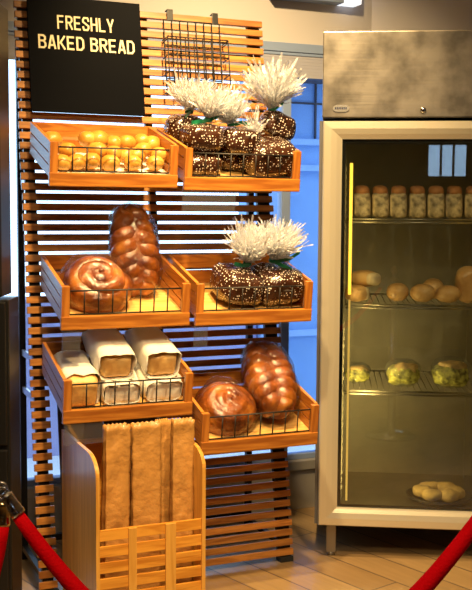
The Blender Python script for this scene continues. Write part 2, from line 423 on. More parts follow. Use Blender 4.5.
# ------------------------------------------------------------------ the slatted rack
rack = thing('slatted_rack', 'tall leaning wooden slatted display rack carrying the six bread crates', 'rack', RACK)
PT, T0r, RW = .0369, .0188, .9789
sl = MB()
for i in range(57):
    z = T0r + (i + .5) * PT
    xl, xr = random.uniform(-.003, .001), RW + random.uniform(-.002, .003)
    for a, b in (((xl, .064), (.492, xr)) if i <= 19 else ((xl, xr),)):      # opening low down behind the bin
        sl.box(a, b, 0, .0155, z - .0123, z + .0123, .0015)
sl.build('slat_panel', 'slat', rack)
for x0, x1 in ((.014, .052), (.477, .505), (.922, .973)):
    MB().box(x0, x1, .0155, .036, -.0 if x0 == .477 else .005, 2.11, .002).build('stile', 'black', rack)
for x0 in (.012, .920):
    MB().box(x0, x0 + .055, -.003, .04, .0, .02, .002).build('foot', 'rubber', rack)
MB().box(.094, .480, .0165, .024, .10, .70, .001).build('backing_board', 'backing', rack)
# rear A-frame, upright behind the leaning panel (built in the rack's own frame)
RI = RACK.inverted() @ WALL
for x in (.028, .965):
    mb = MB(); mb.box(x - .012, x + .012, .40, .425, 0, 1.96, .002, mat=RI); mb.build('rear_leg', 'black', rack)
    f = MB(); f.box(x - .01, x + .01, .03, .40, .035, .055, .001, mat=RI); f.build('foot_bar', 'black', rack)
    for z in (.66, .80, 1.44, 1.57):
        off = z * math.tan(.1634)
        q = MB(); q.box(x - .004, x + .006, off + .03, .40, z - .012, z + .012, .001, mat=RI); q.build('brace', 'strut', rack)
mb = MB(); mb.box(.02, .97, .40, .425, 1.93, 1.96, .002, mat=RI); mb.build('rear_rail', 'black', rack)
q = MB(); q.box(.02, .97, .40, .42, .06, .085, .002, mat=RI); q.build('rear_rail', 'black', rack)

# ------------------------------------------------------------------ the sign
sg = thing('hanging_sign', 'black square sign reading FRESHLY BAKED BREAD on the rack top', 'sign', RACK)
MB().box(.039, .463, -.030, -.024, 1.704, 2.132, .0015).build('sign_board', 'sign', sg)
MB().box(.12, .15, -.024, .016, 2.119, 2.127).build('hook', 'black', sg)
MB().box(.35, .38, -.024, .016, 2.119, 2.127).build('hook', 'black', sg)
GL = {
 'F': [[(0, 0), (0, 1)], [(.34, 1), (1, 1)], [(.34, .52), (.86, .52)]],
 'R': [[(0, 0), (0, 1)], [(.34, 1), (.72, 1), (1, .88), (1, .64), (.72, .5), (.34, .5)], [(.6, .40), (1, 0)]],
 'E': [[(0, 0), (0, 1)], [(.34, 1), (1, 1)], [(.34, .5), (.86, .5)], [(.34, 0), (1, 0)]],
 'S': [[(1, .78), (.86, 1), (.2, 1), (0, .84), (0, .66), (.40, .54)], [(.60, .46), (1, .34), (1, .16), (.8, 0), (.14, 0), (0, .22)]],
 'H': [[(0, 0), (0, 1)], [(1, 0), (1, 1)], [(.32, .5), (.68, .5)]],
 'L': [[(0, 1), (0, 0)], [(.34, 0), (1, 0)]],
 'Y': [[(0, 1), (.36, .5)], [(1, 1), (.5, .38), (.5, 0)]],
 'B': [[(0, 0), (0, 1)], [(.34, 1), (.7, 1), (.95, .88), (.95, .68), (.72, .56), (.34, .56)], [(.34, 0), (.75, 0), (1, .14), (1, .34), (.84, .47)]],
 'A': [[(0, 0), (.44, 1)], [(.62, 1), (1, 0)], [(.40, .24), (.70, .24)]],
 'K': [[(0, 0), (0, 1)], [(.32, .48), (.98, 1)], [(.48, .42), (1, 0)]],
 'D': [[(0, 0), (0, 1)], [(.34, 1), (.66, 1), (1, .8), (1, .2), (.66, 0), (.34, 0)]]}
def stroke(mb, pts, th, y0, y1):
    pts = [V((p[0], p[1])) for p in pts]; L, Rr = [], []
    for i, p in enumerate(pts):
        d0 = (pts[i] - pts[i - 1]).normalized() if i else None
        d1 = (pts[i + 1] - pts[i]).normalized() if i < len(pts) - 1 else None
        if d0 is None: d0 = d1
        if d1 is None: d1 = d0
        n = V((-d0.y - d1.y, d0.x + d1.x)); n.normalize()
        c = max(.6, n.dot(V((-d0.y, d0.x)))); n = n * (th / 2 / c)
        e = V((0, 0))
        if i == 0: e = -d1 * th / 2
        if i == len(pts) - 1: e = d0 * th / 2
        L.append(p + n + e); Rr.append(p - n + e)
    for i in range(len(pts) - 1):
        mb.prism([L[i], L[i + 1], Rr[i + 1], Rr[i]], 'y', y0, y1)
def text_line(txt, x0, x1, z0, z1, space=.6):
    mb = MB(); n = sum(space if c == ' ' else 1 for c in txt)
    pitch = (x1 - x0) / (n - .16); w = pitch * .84; th = w * .235; x = x0; h = z1 - z0
    for c in txt:
        if c == ' ': x += pitch * space; continue
        ww = w * (.92 if c in 'FEL' else 1)
        for s in GL[c]:
            stroke(mb, [(x + th / 2 + p[0] * (ww - th), z0 + th / 2 + p[1] * (h - th)) for p in s], th, -.0315, -.0298)
        x += pitch
    return mb
text_line('FRESHLY', .146, .358, 2.012, 2.063).build('lettering', 'cream', sg)
text_line('BAKED BREAD', .074, .434, 1.936, 1.987, .5).build('lettering', 'cream', sg)

# ------------------------------------------------------------------ wire leaflet holder
wh = thing('wire_holder', 'black wire leaflet holder hooked over the rack top beside the sign', 'wire basket', RACK)
g = MB(); r = .0026
hx0, hx1 = .563, .792
for i in range(8):
    x = hx0 + (hx1 - hx0) * i / 7
    g.tube([(x, -.006, 1.80), (x, -.006, 2.088)], r, 6)
for z in (1.80, 1.86, 1.925, 1.99, 2.05, 2.088): g.tube([(hx0, -.006, z), (hx1, -.006, z)], r, 6)
g.build('back_grid', 'wire', wh)
p = MB(); fx0, fx1 = hx0 - .008, hx1 + .008
for i in range(8):
    x = fx0 + (fx1 - fx0) * i / 7
    p.tube([(x, -.065, 2.004), (x, -.065, 1.80), (x, -.006, 1.80)], r, 6)
for z in (2.004, 1.995, 1.935, 1.87, 1.80):
    p.tube([(fx0, -.006, z), (fx0, -.065, z), (fx1, -.065, z), (fx1, -.006, z)], r, 6)
p.build('pocket_grid', 'wire', wh)
for x in (.590, .776):
    MB().box(x - .012, x + .012, -.010, -.004, 2.085, 2.126, .001).box(x - .012, x + .012, -.010, .016, 2.1255, 2.1295, .001).build('hook', 'black', wh)

# ------------------------------------------------------------------ crates
def fz(d): return .036 + (.305 - d) * .185        # the sloping crate floor
TILT = R(math.atan(.185), 'X')
def make_crate(key, label, holder=None):
    t = thing('wooden_crate', label, 'crate', crate_frame(*CRATES[key]), 'bread crates hung on the rack')
    th = .012
    # side panels: three boards each, top edge sloping down to the front
    for x0, nm in ((0, 'side_panel'), (CW - th, 'side_panel')):
        sp = MB()
        def edge(d, f):
            lo = fz(d) - .006; hi = CHB + (CHF - CHB) * d / CD
            return lo + (hi - lo) * f
        for f0, f1 in ((0, .30), (.345, .645), (.69, 1)):
            dn = CD - .018
            sp.prism([(-.002, edge(0, f0)), (-dn, edge(dn, f0)), (-dn, edge(dn, f1)), (-.002, edge(0, f1))], 'x', x0, x0 + th)
        sp.build(nm, 'crate_y', t)
    bp = MB()
    bp.box(th, CW - th, -.014, -.003, .090, .138, .001); bp.box(th, CW - th, -.014, -.003, .148, CHB, .001)
    bp.build('back_panel', 'crate', t)
    for x0 in (0, CW - .027):
        MB().box(x0, x0 + .027, -CD + .002, -CD + .022, .044, CHF, .002).build('corner_post', 'crate_z', t)
    MB().box(-.001, CW + .001, -CD, -CD + .018, 0, .0455, .003).build('front_rail', 'crate', t)
    MB().prism([(-.003, fz(.003) - .008), (-CD + .018, fz(CD - .018) - .008), (-CD + .018, fz(CD - .018)), (-.003, fz(.003))], 'x', th, CW - th).build('bottom_board', 'board', t)
    w = MB(); wr = .0028; y = -CD + .012
    x0, x1, z0, z1 = .030, CW - .030, .050, .128
    w.tube([(x0, y, z0), (x1, y, z0), (x1, y, z1), (x0, y, z1)], wr, 6, closed=True)
    for i in range(1, 8):
        x = x0 + (x1 - x0) * i / 8; w.tube([(x, y, z0), (x, y, z1)], wr * .9, 6)
    w.build('wire_guard', 'wire', t)
    if holder:
        hx, hw = holder
        MB().box(hx, hx + hw, -CD + .004, -CD + .007, -.072, -.001).build('price_holder', 'acrylic', t, label='clear acrylic price holder')
    return t
cA = make_crate('A', 'wooden crate of yellow bread rolls, directly under the black sign')
cB = make_crate('B', 'wooden crate of dotted cellophane cakes under the wire leaflet holder', (-.005, .20))
cC = make_crate('C', 'wooden crate with dark glazed challah in the middle row, left side', (.005, .06))
cD = make_crate('D', 'wooden crate of two dotted wrapped cakes in the middle row, right side', (-.004, .05))
cE = make_crate('E', 'wooden crate of toast loaves in white paper bags above the kraft bags', (.004, .13))
cF = make_crate('F', 'lowest wooden crate, holding a challah spiral and a braid, beside the fridge', None)
def CM(key): return crate_frame(*CRATES[key])

# paper liner and rolls in crate A
lm = MB(); lm.grid(lambda u, v: V((.016 + .41 * u, -.018 - .285 * v, fz(.018 + .285 * v) + .003 + .004 * noise.noise(V((u * 9, v * 7, 0))))), 20, 14)
o = lm.build('paper_liner', 'liner', matrix=CM('A'), solid=.0008); tag(o, 'white paper liner under the yellow rolls in the top left crate', 'paper')
rolls = [('front', .26, [(.062, .078), (.104, .077), (.155, .082), (.219, .076), (.300, .078), (.379, .080)]),
         ('middle', .208, [(.085, .112), (.189, .114), (.247, .106), (.288, .100), (.330, .102), (.352, .121), (.410, .104)]),
         ('back', .135, [(.049, .142), (.172, .148), (.210, .150), (.265, .137), (.313, .138), (.371, .146), (.403, .138)])]
ords = ['first', 'second', 'third', 'fourth', 'fifth', 'sixth', 'seventh']
bm0 = MB(); bm0.blob((0, 0, 0), (.033, .033, .028), .92, 20, 12, .10, 22)
roll_mesh = None
for row, d, items in rolls:
    for i, (x, z) in enumerate(items):
        if row == 'front' and i == 0: x = .056; z = .074
        if roll_mesh is None:
            o = bm0.build('bread_roll', 'bun', matrix=CM('A') @ T(x, -d, z)); roll_mesh = o
        else:
            o = roll_mesh.copy(); COL.objects.link(o)
        s = random.uniform(.92, 1.06) * (.93 if row == 'front' and i in (0, 1) else 1)
        o.matrix_world = CM('A') @ T(x, -d, z) @ R(random.uniform(0, 6), 'Z') @ R(random.uniform(-.4, .4), 'X') @ Matrix.Scale(s, 4)
        tag(o, f'{ords[i]} yellow roll from the left in the {row} row under the sign', 'bread roll', 'yellow bread rolls')

# ------------------------------------------------------------------ challah
def spiral_loaf(name, label, mat4, R1=.088, tr=.036, H=.075):
    t = thing(name, label, 'challah', mat4)
    mb = MB(); pts = []; rad = []
    turns = 2.9; n = 110
    for i in range(n + 1):
        f = i / n; a = -f * turns * 2 * PI + 1.0
        rr = R1 * (1 - f) ** .85
        z = tr * .95 + H * math.sqrt(max(0, 1 - (rr / R1) ** 2)) * .85
        pts.append((rr * math.cos(a), rr * math.sin(a), z)); k_ = min(1, f * 14 + .35)
        rad.append(tr * k_ * (1 - .28 * f) * (1 + .05 * math.sin(f * 47)))
    mb.tube(pts, rad, 14)
    mb.blob((0, 0, .040), (R1 + .018, R1 + .018, .040 + H * .5), .85, 28, 12, .04, 14)
    mb.build('spiral_crust', 'challah', t)
    w = MB(); w.blob((0, 0, .5 * (tr + H + .02)), (R1 + tr - .008, R1 + tr - .008, .5 * (tr + H + .045)), .9, 30, 18, .12, 18, seed=3)
    w.build('plastic_wrap', 'plasticwrap', t, label='clear crumpled plastic wrap')
    return t
def braided_loaf(name, label, mat4, L=.33, A=.042, tr=.040):
    """braid along local z from 0 to L"""
    t = thing(name, label, 'challah', mat4)
    mb = MB(); n = 60
    for s in range(3):
        ph = s * 2 * PI / 3; pts = []; rad = []
        for i in range(n + 1):
            f = i / n; a = f * 2 * PI * 2.2 + ph
            env = math.sin(PI * min(1, max(0, .12 + f * .76))) ** .7
            pts.append((A * 1.05 * math.sin(a) * env, A * .5 * math.sin(2 * a) * env, .02 + f * (L - .04)))
            rad.append(tr * (.62 + .38 * env) * (1 + .08 * math.cos(2 * a)))
        mb.tube(pts, rad, 12)
    mb.blob((0, 0, L / 2), (A * 1.35, A * 1.0, L / 2 - .006), .75, 18, 14)
    mb.build('braided_crust', 'challah', t)
    w = MB(); w.blob((0, 0, L / 2), (A + tr + .000, A * .6 + tr + .000, L / 2 + .006), .72, 26, 22, .10, 18, seed=5)
    w.build('plastic_wrap', 'plasticwrap', t, label='clear crumpled plastic wrap')
    return t
spiral_loaf('spiral_challah', 'dark glazed spiral challah in the middle left crate', CM('C') @ T(.150, -.160, .078) @ R(math.radians(36), 'X'), R1=.094, tr=.036, H=.080)
braided_loaf('braided_challah', 'dark glazed braided loaf standing up behind the middle left spiral challah', CM('C') @ T(.325, -.140, .066) @ R(math.radians(-17), 'X') @ R(math.radians(-5), 'Y'), L=.325, A=.052, tr=.037)
spiral_loaf('spiral_challah', 'golden brown spiral challah in the lowest crate, beside the fridge', CM('F') @ T(.138, -.165, .072) @ R(math.radians(34), 'X') @ R(2.2, 'Z'), R1=.088, tr=.034, H=.074)
braided_loaf('braided_challah', 'glossy braided loaf leaning back in the lowest crate, beside the fridge', CM('F') @ T(.320, -.255, .100) @ R(math.radians(-50), 'X') @ R(math.radians(2), 'Y'), L=.30, A=.057, tr=.041)

# ------------------------------------------------------------------ toast loaves in white bags, crate E
def toast_loaf(mat4, label, w, h, L=.20):
    mb = MB(); mb.blob((0, 0, 0), (w / 2, L / 2, h / 2), .28, 28, 20, .02, 20)
    o = mb.build('toast_loaf', 'toast', matrix=mat4); tag(o, label, 'loaf', 'toast loaves in paper bags'); return o
def white_bag(mat4, label, w, h, L, seed, front=.0, closed=False):
    """open sleeve along local y (opening at -y)"""
    mb = MB(); nu, nv = 28, 14
    def f(u, v):
        a = 2 * PI * u; c, s_ = math.cos(a), math.sin(a); e = .35
        q = (abs(c) ** (2 / e) + abs(s_) ** (2 / e)) ** (e / 2)
        x, z = c / q * w / 2, s_ / q * h / 2
        k_ = 1 + .10 * noise.noise(V((x * 25, v * 4 + seed, z * 25))) + (.02 * (1 - v) ** 3)
        if v > .8: z *= 1 - (v - .8) / .2 * .75
        y = -L / 2 + L * v + (.016 * noise.noise(V((u * 14, seed, 3))) if v < .05 else 0)
        if closed and v < .08: x *= .9; z *= .8
        return V((x * k_, y, z * k_))
    mb.grid(f, nu, nv); bmesh.ops.remove_doubles(mb.bm, verts=mb.bm.verts[:], dist=1e-5)
    if closed: mb.grid(lambda u, v: V(((u - .5) * w * .86, -L / 2 + .004 - .008 * noise.noise(V((u * 6, v * 6, seed))), (v - .5) * h * .76)), 8, 6)
    o = mb.build('paper_bag', 'paper', matrix=mat4, solid=.0009); tag(o, label, 'paper bag', 'white bread bags'); return o
E_ = CM('E')
def tilt(a): return R(math.radians(a), 'X')
toast_loaf(E_ @ T(.072, -.185, .106) @ tilt(10), 'toast loaf at the left of its crate, lowest of the three loaf ends showing', .108, .105, .22)
white_bag(E_ @ T(.074, -.150, .116) @ tilt(10), 'white paper bag folded over the leftmost toast loaf', .116, .114, .24, 1)
white_bag(E_ @ T(.205, -.165, .100) @ tilt(10), 'closed white paper bag under the middle toast loaf', .135, .088, .25, 2, closed=True)
white_bag(E_ @ T(.352, -.165, .100) @ tilt(10), 'closed white paper bag under the rightmost toast loaf', .135, .088, .25, 5, closed=True)
toast_loaf(E_ @ T(.190, -.170, .187) @ tilt(11), 'toast loaf in the middle, its end peeking out of a tall white bag', .108, .082, .22)
white_bag(E_ @ T(.190, -.150, .195) @ tilt(11), 'white paper bag around the middle toast loaf', .118, .092, .27, 3)
toast_loaf(E_ @ T(.350, -.170, .185) @ tilt(11), 'toast loaf at the right of its crate, end peeking out of a white bag', .106, .082, .22)
white_bag(E_ @ T(.348, -.150, .193) @ tilt(11), 'white paper bag around the rightmost toast loaf', .116, .092, .27, 4)

# ------------------------------------------------------------------ cakes in dotted cellophane
def tuft_mesh(n, L, spread, seed, wide=1.0):
    rnd = random.Random(seed); mb = MB()
    for i in range(n):
        az = rnd.uniform(0, 2 * PI); el = spread * math.sqrt(rnd.random())
        d = V((math.sin(el) * math.cos(az), math.sin(el) * math.sin(az), math.cos(el)))
        side = d.cross(V((rnd.uniform(-1, 1), rnd.uniform(-1, 1), rnd.uniform(-1, 1)))).normalized()
        ln = L * rnd.choice((rnd.uniform(.35, .8), rnd.uniform(.7, 1.12))); bend = V((rnd.uniform(-1, 1), rnd.uniform(-1, 1), rnd.uniform(-1, .6))) * .028; base = V((rnd.uniform(-.008, .008), rnd.uniform(-.008, .008), 0)); prev = None
        segs = 6
        for j in range(segs + 1):
            f = j / segs; w = (.002 + .008 * f ** .8 * wide * (1 - .5 * max(0, f - .75) / .25)) * rnd.uniform(.7, 1.25)
            p_ = base + d * ln * f + bend * f * f + V((rnd.uniform(-1, 1), rnd.uniform(-1, 1), rnd.uniform(-1, 1))) * .006 * f
            sd = (side + V((rnd.uniform(-1, 1), rnd.uniform(-1, 1), rnd.uniform(-1, 1))) * .5).normalized()
            a, b = mb.bm.verts.new(p_ - sd * w / 2), mb.bm.verts.new(p_ + sd * w / 2)
            if prev: mb.bm.faces.new((prev[0], prev[1], b, a))
            prev = (a, b)
    return mb
def wrapped_cake(mat4, label, size, e=.5, tuft=None, ribbon=None, seed=0, neck=None):
    t = thing('wrapped_cake', label, 'cake', mat4, 'cakes in dotted cellophane')
    w, dp, h = size
    mb = MB(); mb.blob((0, 0, h / 2), (w / 2, dp / 2, h / 2), e, 26, 18, .10, 24, seed=seed); mb.build('cake_body', 'cakebody', t)
    if tuft:
        L, sp, n, tilt_, wide = tuft
        nk = neck or (0, 0, h * .93)
        # gathered film running from the body up to the knot
        mb = MB()
        rn = random.Random(seed)
        def f(u, v):
            a = 2 * PI * u; k_ = (1 - v) ** 1.5; fold = 1 + .16 * math.sin(a * 9 + seed) * (.3 + v)
            bx, by = math.cos(a) * w * .50, math.sin(a) * dp * .50
            return V((bx * k_ * fold + (nk[0]) * v + .012 * v * math.cos(a), by * k_ * fold + nk[1] * v + .012 * v * math.sin(a), h * .55 + (nk[2] - h * .55) * v ** .8))
        mb.grid(f, 54, 8); mb.build('gathered_film', 'film', t)
        tm = tuft_mesh(n, L, sp, seed + 10, wide)
        bmesh.ops.transform(tm.bm, matrix=T(*nk) @ R(tilt_[0], 'X') @ R(tilt_[1], 'Y'), verts=tm.bm.verts[:])
        tm.build('cellophane_tuft', 'tuft', t, label='white spiky cellophane tuft')
        if ribbon:
            mb = MB(); mb.lathe([(.014, -.007), (.016, 0), (.014, .007)], 14, T(*nk))
            for pts in ribbon:
                pts = [V(p_) + V(nk) for p_ in pts]; wd = .007
                for a, b in zip(pts, pts[1:]):
                    vs = [mb.bm.verts.new(a + V((0, 0, -wd))), mb.bm.verts.new(b + V((0, .0, -wd))), mb.bm.verts.new(b + V((0, 0, wd))), mb.bm.verts.new(a + V((0, 0, wd)))]
                    mb.bm.faces.new(vs)
            mb.build('ribbon', 'ribbon', t, label='green ribbon', solid=.0008)
    return t
B_ = CM('B')
wrapped_cake(B_ @ T(.095, -.19, fz(.19)) @ TILT, 'dotted brown cake lying lowest at the left of the top right crate', (.15, .17, .072), .5, seed=1)
wrapped_cake(B_ @ T(.235, -.13, fz(.13)) @ TILT, 'dotted brown cake wedged underneath at the centre of the top right crate', (.12, .15, .072), .5, seed=2)
wrapped_cake(B_ @ T(.075, -.085, .125) @ R(.1, 'Y'), 'dotted cake at the back left of the top right crate, tallest white tuft', (.15, .12, .125), .6,
             (.125, .85, 420, (.15, -.05), 1.0), [[(0, -.02, 0), (-.03, -.05, -.02)]], 3, (0, -.01, .14))
wrapped_cake(B_ @ T(.100, -.205, .125), 'dotted cake in the top right crate with a green ribbon, nearest the yellow rolls', (.15, .15, .10), .6,
             (.135, .85, 420, (.25, .12), 1.0), [[(0, -.02, 0), (-.035, -.035, -.005), (-.075, -.03, -.012)], [(0, -.02, 0), (.02, -.03, .012), (.03, -.03, .02)]], 4, (.03, .02, .115))
wrapped_cake(B_ @ T(.240, -.205, .122), 'dotted cake in the front centre of the top right crate', (.135, .15, .095), .5,
             (.125, .8, 400, (.2, -.35), 1.0), [[(0, -.02, 0), (.03, -.03, .01), (.06, -.04, -.004)]], 5, (-.02, .02, .105))
wrapped_cake(B_ @ T(.365, -.20, fz(.20)) @ TILT @ R(-.12, 'Y'), 'large dotted cake lying on its side at the lower right of the top right crate', (.20, .19, .125), .55, seed=6,
             tuft=(.10, .9, 90, (.2, -.5), .8), neck=(-.04, .01, .145))
wrapped_cake(B_ @ T(.420, -.11, .180) @ R(.35, 'Y'), 'dotted cake perched highest at the right end of the top right crate', (.135, .12, .10), .65,
             (.175, .85, 560, (.1, -.45), 1.5), [[(0, -.02, 0), (.012, -.03, .025), (.02, -.03, .035)]], 7, (-.045, -.005, .095))
D_ = CM('D')
wrapped_cake(D_ @ T(.190, -.19, fz(.19)) @ TILT @ R(.12, 'Y'), 'dark dotted cake at the left of the crate holding two cakes', (.17, .19, .122), .55,
             (.15, .72, 520, (.1, -.12), 1.0), [[(0, -.02, 0), (-.03, -.03, 0), (-.065, -.03, .004)]], 8, (.03, .02, .138))
wrapped_cake(D_ @ T(.355, -.19, fz(.19)) @ TILT @ R(-.06, 'Y'), 'dotted cake with long green ribbon tails at the right of the crate holding two cakes', (.185, .19, .127), .55,
             (.15, .72, 520, (.1, .16), 1.0), [[(0, -.02, 0), (.05, -.04, .018), (.085, -.04, .04)], [(0, -.02, 0), (.05, -.05, -.02), (.085, -.06, -.06), (.105, -.06, -.10)]], 9, (-.01, .02, .145))

# ------------------------------------------------------------------ bag bin on the floor
bn = thing('bag_bin', 'tall pine bin with a slatted front holding kraft bread bags', 'bin', WALL)
bx0, bx1, bnf = .078, .437, -.45
def side_poly():
    pts = [(-.004, 0), (-.004, .585)]
    rad = .10
    for i in range(9):
        a = PI / 2 - i / 8 * PI / 2
        pts.append((bnf + rad - rad * math.cos(a), .585 - rad * .6 + rad * .6 * math.sin(a)))
    pts.append((bnf, 0)); return pts
for x in (bx0, bx1 - .012):
    MB().prism(side_poly(), 'x', x, x + .012).build('side_panel', 'bin_z', bn)
MB().box(bx0 + .012, bx1 - .012, -.016, -.004, .05, .545, .001).build('back_panel', 'bin', bn)
MB().box(bx0 + .012, bx1 - .012, bnf + .012, -.016, .012, .024).build('bottom_board', 'bin', bn)
fr = MB()
for i in range(7):
    z = .357 - i * .051; fr.box(bx0 + .012, bx1 - .012, bnf + .006, bnf + .016, z - .034, z, .001)
fr.build('front_slats', 'bin', bn)
for x0, x1 in ((.182, .208), (.303, .337)):
    MB().box(x0, x1, bnf - .001, bnf + .006, .012, .356, .001).build('front_upright', 'bin_z', bn)

def kraft(x0, x1, n0, n1, ztop, label, seed, lean=0, rot=0):
    mb = MB(); w, d, z0 = x1 - x0, n1 - n0, .026; h = ztop - z0
    per = []
    k_ = 12
    pts = [(-w / 2 + w * i / k_, -d / 2) for i in range(k_)] + [(w / 2, -d / 2 + d * i / 4) for i in range(4)] + [(w / 2 - w * i / k_, d / 2) for i in range(k_)] + [(-w / 2, d / 2 - d * i / 4) for i in range(4)]
    # side gussets folded inwards
    pts = [(x * (1 - .16 * (1 - abs(y) / (d / 2))) if abs(abs(x) - w / 2) < 1e-6 else x, y) for x, y in pts]
    nP = len(pts); nz_ = 44; g = []
    for j in range(nz_ + 1):
        v = j / nz_; ring = []
        for i, (x, y) in enumerate(pts):
            c = noise.noise(V((x * 30 + seed * 5, y * 26, v * 6))); c2 = noise.noise(V((x * 60 + seed, y * 20, v * 26 + 7)))
            flat = 1 - .45 * v
            yy = y * flat + .006 * c + .0025 * c2
            xx = x * (1 + .02 * math.sin(v * 5 + seed)) + .003 * c2
            zz = h * v + ((.004 if i % 2 else 0) if j == nz_ else 0)
            ring.append(mb.bm.verts.new((xx + lean * v, yy, zz)))
        g.append(ring)
    for j in range(nz_):
        for i in range(nP):
            f = mb.bm.faces.new((g[j][i], g[j][(i + 1) % nP], g[j + 1][(i + 1) % nP], g[j + 1][i])); f.smooth = True
    mb.bm.faces.new(g[0][::-1])
    o = mb.build('kraft_bag', 'kraft', matrix=WALL @ T((x0 + x1) / 2, -(n0 + n1) / 2, z0) @ R(rot, 'Z'), solid=.0008)
    tag(o, label, 'paper bag', 'kraft bread bags'); return o
kraft(.126, .208, .30, .36, .656, 'brown kraft bread bag at the left end of the pine bin', 1, .012, .07)
kraft(.222, .316, .31, .36, .656, 'widest brown kraft bread bag, second from the left in the pine bin', 2, .006, -.05)
kraft(.322, .368, .26, .31, .650, 'narrow brown kraft bag standing edge-on between two wider ones in the bin', 3, .006, .18)
kraft(.350, .420, .32, .38, .662, 'crumpled brown kraft bread bag at the right end of the pine bin', 4, .010, -.09)

# ------------------------------------------------------------------ fridge
FW, FD = .72, .74
fg = thing('display_fridge', 'stainless steel upright glass-door display fridge right of the bread rack', 'fridge', FRIDGE)
cb = MB()
t_ = .05
cb.box(-.010, t_, .03, FD, .13, 1.675); cb.box(FW - t_, FW - .004, .03, FD, .13, 1.675)
cb.box(t_, FW - t_, FD - .05, FD, .13, 1.675); cb.box(t_, FW - t_, .03, FD - .05, .13, .165); cb.box(t_, FW - t_, .03, FD - .05, 1.63, 1.675)
cb.build('body', 'grey', fg)
li = MB()
li.box(t_, t_ + .003, .032, FD - .05, .165, 1.63); li.box(FW - t_ - .003, FW - t_, .032, FD - .05, .165, 1.63)
li.box(t_, FW - t_, FD - .054, FD - .05, .165, 1.63); li.box(t_, FW - t_, .032, FD - .05, .165, .169)
li.build('lining', 'liner_steel', fg)
head = MB().box(0, FW, 0, FD, 1.684, 2.0, .004).build('head_panel', 'steel', fg)
bd = MB()
bpoly = []
for i in range(24):
    a = 2 * PI * i / 24; ca, sa = math.cos(a), math.sin(a)
    bpoly.append((.069 + .030 * math.copysign(abs(ca) ** .6, ca), 1.718 + .013 * math.copysign(abs(sa) ** .8, sa)))
bo = bd.prism(bpoly, 'y', -.004, .0).build('badge', 'badge', head)
bt = MB()
for i in range(7):
    x = .0465 + i * .0065; bt.box(x, x + .0045, -.0048, -.004, 1.7145, 1.7225)
bt.build('badge_lettering', 'navy', bo)
lk = MB(); lk.lathe([(.011, 0), (.011, .005), (.008, .008), (.003, .009)], 16, T(.370, 0, 1.711) @ R(PI / 2, 'X')); lk.build('lock', 'chrome', head)
# door frame with mitred, stepped aluminium profile
dr = MB()
o0, i0 = (.004, FW - .004, .132, 1.672), (.076, FW - .076, .203, 1.606)
def rect(r, y): return [V((r[0], y, r[2])), V((r[1], y, r[2])), V((r[1], y, r[3])), V((r[0], y, r[3]))]
def lerp(f): return tuple(o0[k] + (i0[k] - o0[k]) * f for k in range(4))
loops = [rect(lerp(0), .03), rect(lerp(0), .006), rect(lerp(.06), 0), rect(lerp(.42), -.001), rect(lerp(.72), .004), rect(lerp(.92), .010), rect(lerp(1), .012), rect(lerp(1), .03)]
vl = [[dr.bm.verts.new(p_) for p_ in L_] for L_ in loops]
for A_, B2 in zip(vl, vl[1:] + vl[:1]):
    for k in range(4): dr.bm.faces.new((A_[k], A_[(k + 1) % 4], B2[(k + 1) % 4], B2[k]))
door = dr.build('door_frame', 'alu', fg)
MB().box(.070, FW - .070, .018, .024, .196, 1.612).build('door_glass', 'fridgeglass', door, label='reflective door glass')
gk = MB()
for a in ((.076, .088, .203, 1.606), (FW - .088, FW - .076, .203, 1.606), (.088, FW - .088, .203, .211), (.088, FW - .088, 1.596, 1.606)): gk.box(a[0], a[1], .0245, .032, a[2], a[3])
gk.build('gasket', 'gasket', door)
for x in (.112, FW - .112):
    MB().box(x - .006, x + .006, .060, .072, 1.02, 1.52, .003).build('led_strip', 'led', fg, label='glowing yellow light strip')
    MB().box(x - .004, x + .004, .062, .072, .215, 1.00, .002).build('led_strip', 'led_low', fg, label='dim golden light strip')
for x in (.090, FW - .096):
    for y in (.16, .58):
        sm = MB(); sm.box(x, x + .003, y, y + .016, .18, 1.6)
        for i in range(44): sm.box(x + .003, x + .006, y + .002, y + .014, .20 + i * .0315, .218 + i * .0315)
        sm.build('shelf_rail', 'liner_steel', fg)
for zs in (1.308, .978, .640):
    sh = MB(); r = .0028
    sh.tube([(.098, .11, zs), (FW - .098, .11, zs), (FW - .098, .62, zs), (.098, .62, zs)], .004, 6, closed=True)
    for i in range(22):
        x = .11 + (FW - .22) * i / 21; sh.tube([(x, .11, zs + .003), (x, .62, zs + .003)], r * .7, 5)
    sh.tube([(.098, .11, zs - .012), (FW - .098, .11, zs - .012)], .004, 6)
    sh.build('wire_shelf', 'shelfwire', fg)
for x in (.055, FW - .055):
    for y in (.06, FD - .06):
        l_ = MB(); l_.box(x - .019, x + .019, y - .019, y + .019, .014, .128, .004); l_.lathe([(.013, 0), (.016, .003), (.016, .014)], 16, T(x, y, 0))
        l_.build('leg', 'legsteel', fg)
def FM(x, y, z): return FRIDGE @ T(x, y, z)
# packs on the top shelf
pk0 = None
for i in range(7):
    x = .157 + i * .073
    m4 = FM(x, .27 + .01 * (i % 2), 1.3138) @ R(random.uniform(-.15, .15), 'Z')
    lab = f'paper wrapped bread pack on the top fridge shelf, {ords[i]} from the left'
    if pk0 is None:
        pk0 = thing('bread_pack', lab, 'bread pack', m4, 'bread packs on the top fridge shelf')
        MB().blob((0, 0, .050), (.033, .05, .050), .35, 20, 14, .05, 25).build('wrapper', 'packA', pk0)
        MB().blob((0, 0, .106), (.030, .046, .022), .7, 18, 10, .08, 30).build('bread_top', 'packtop', pk0)
    else: copy_thing(pk0, m4, lab)
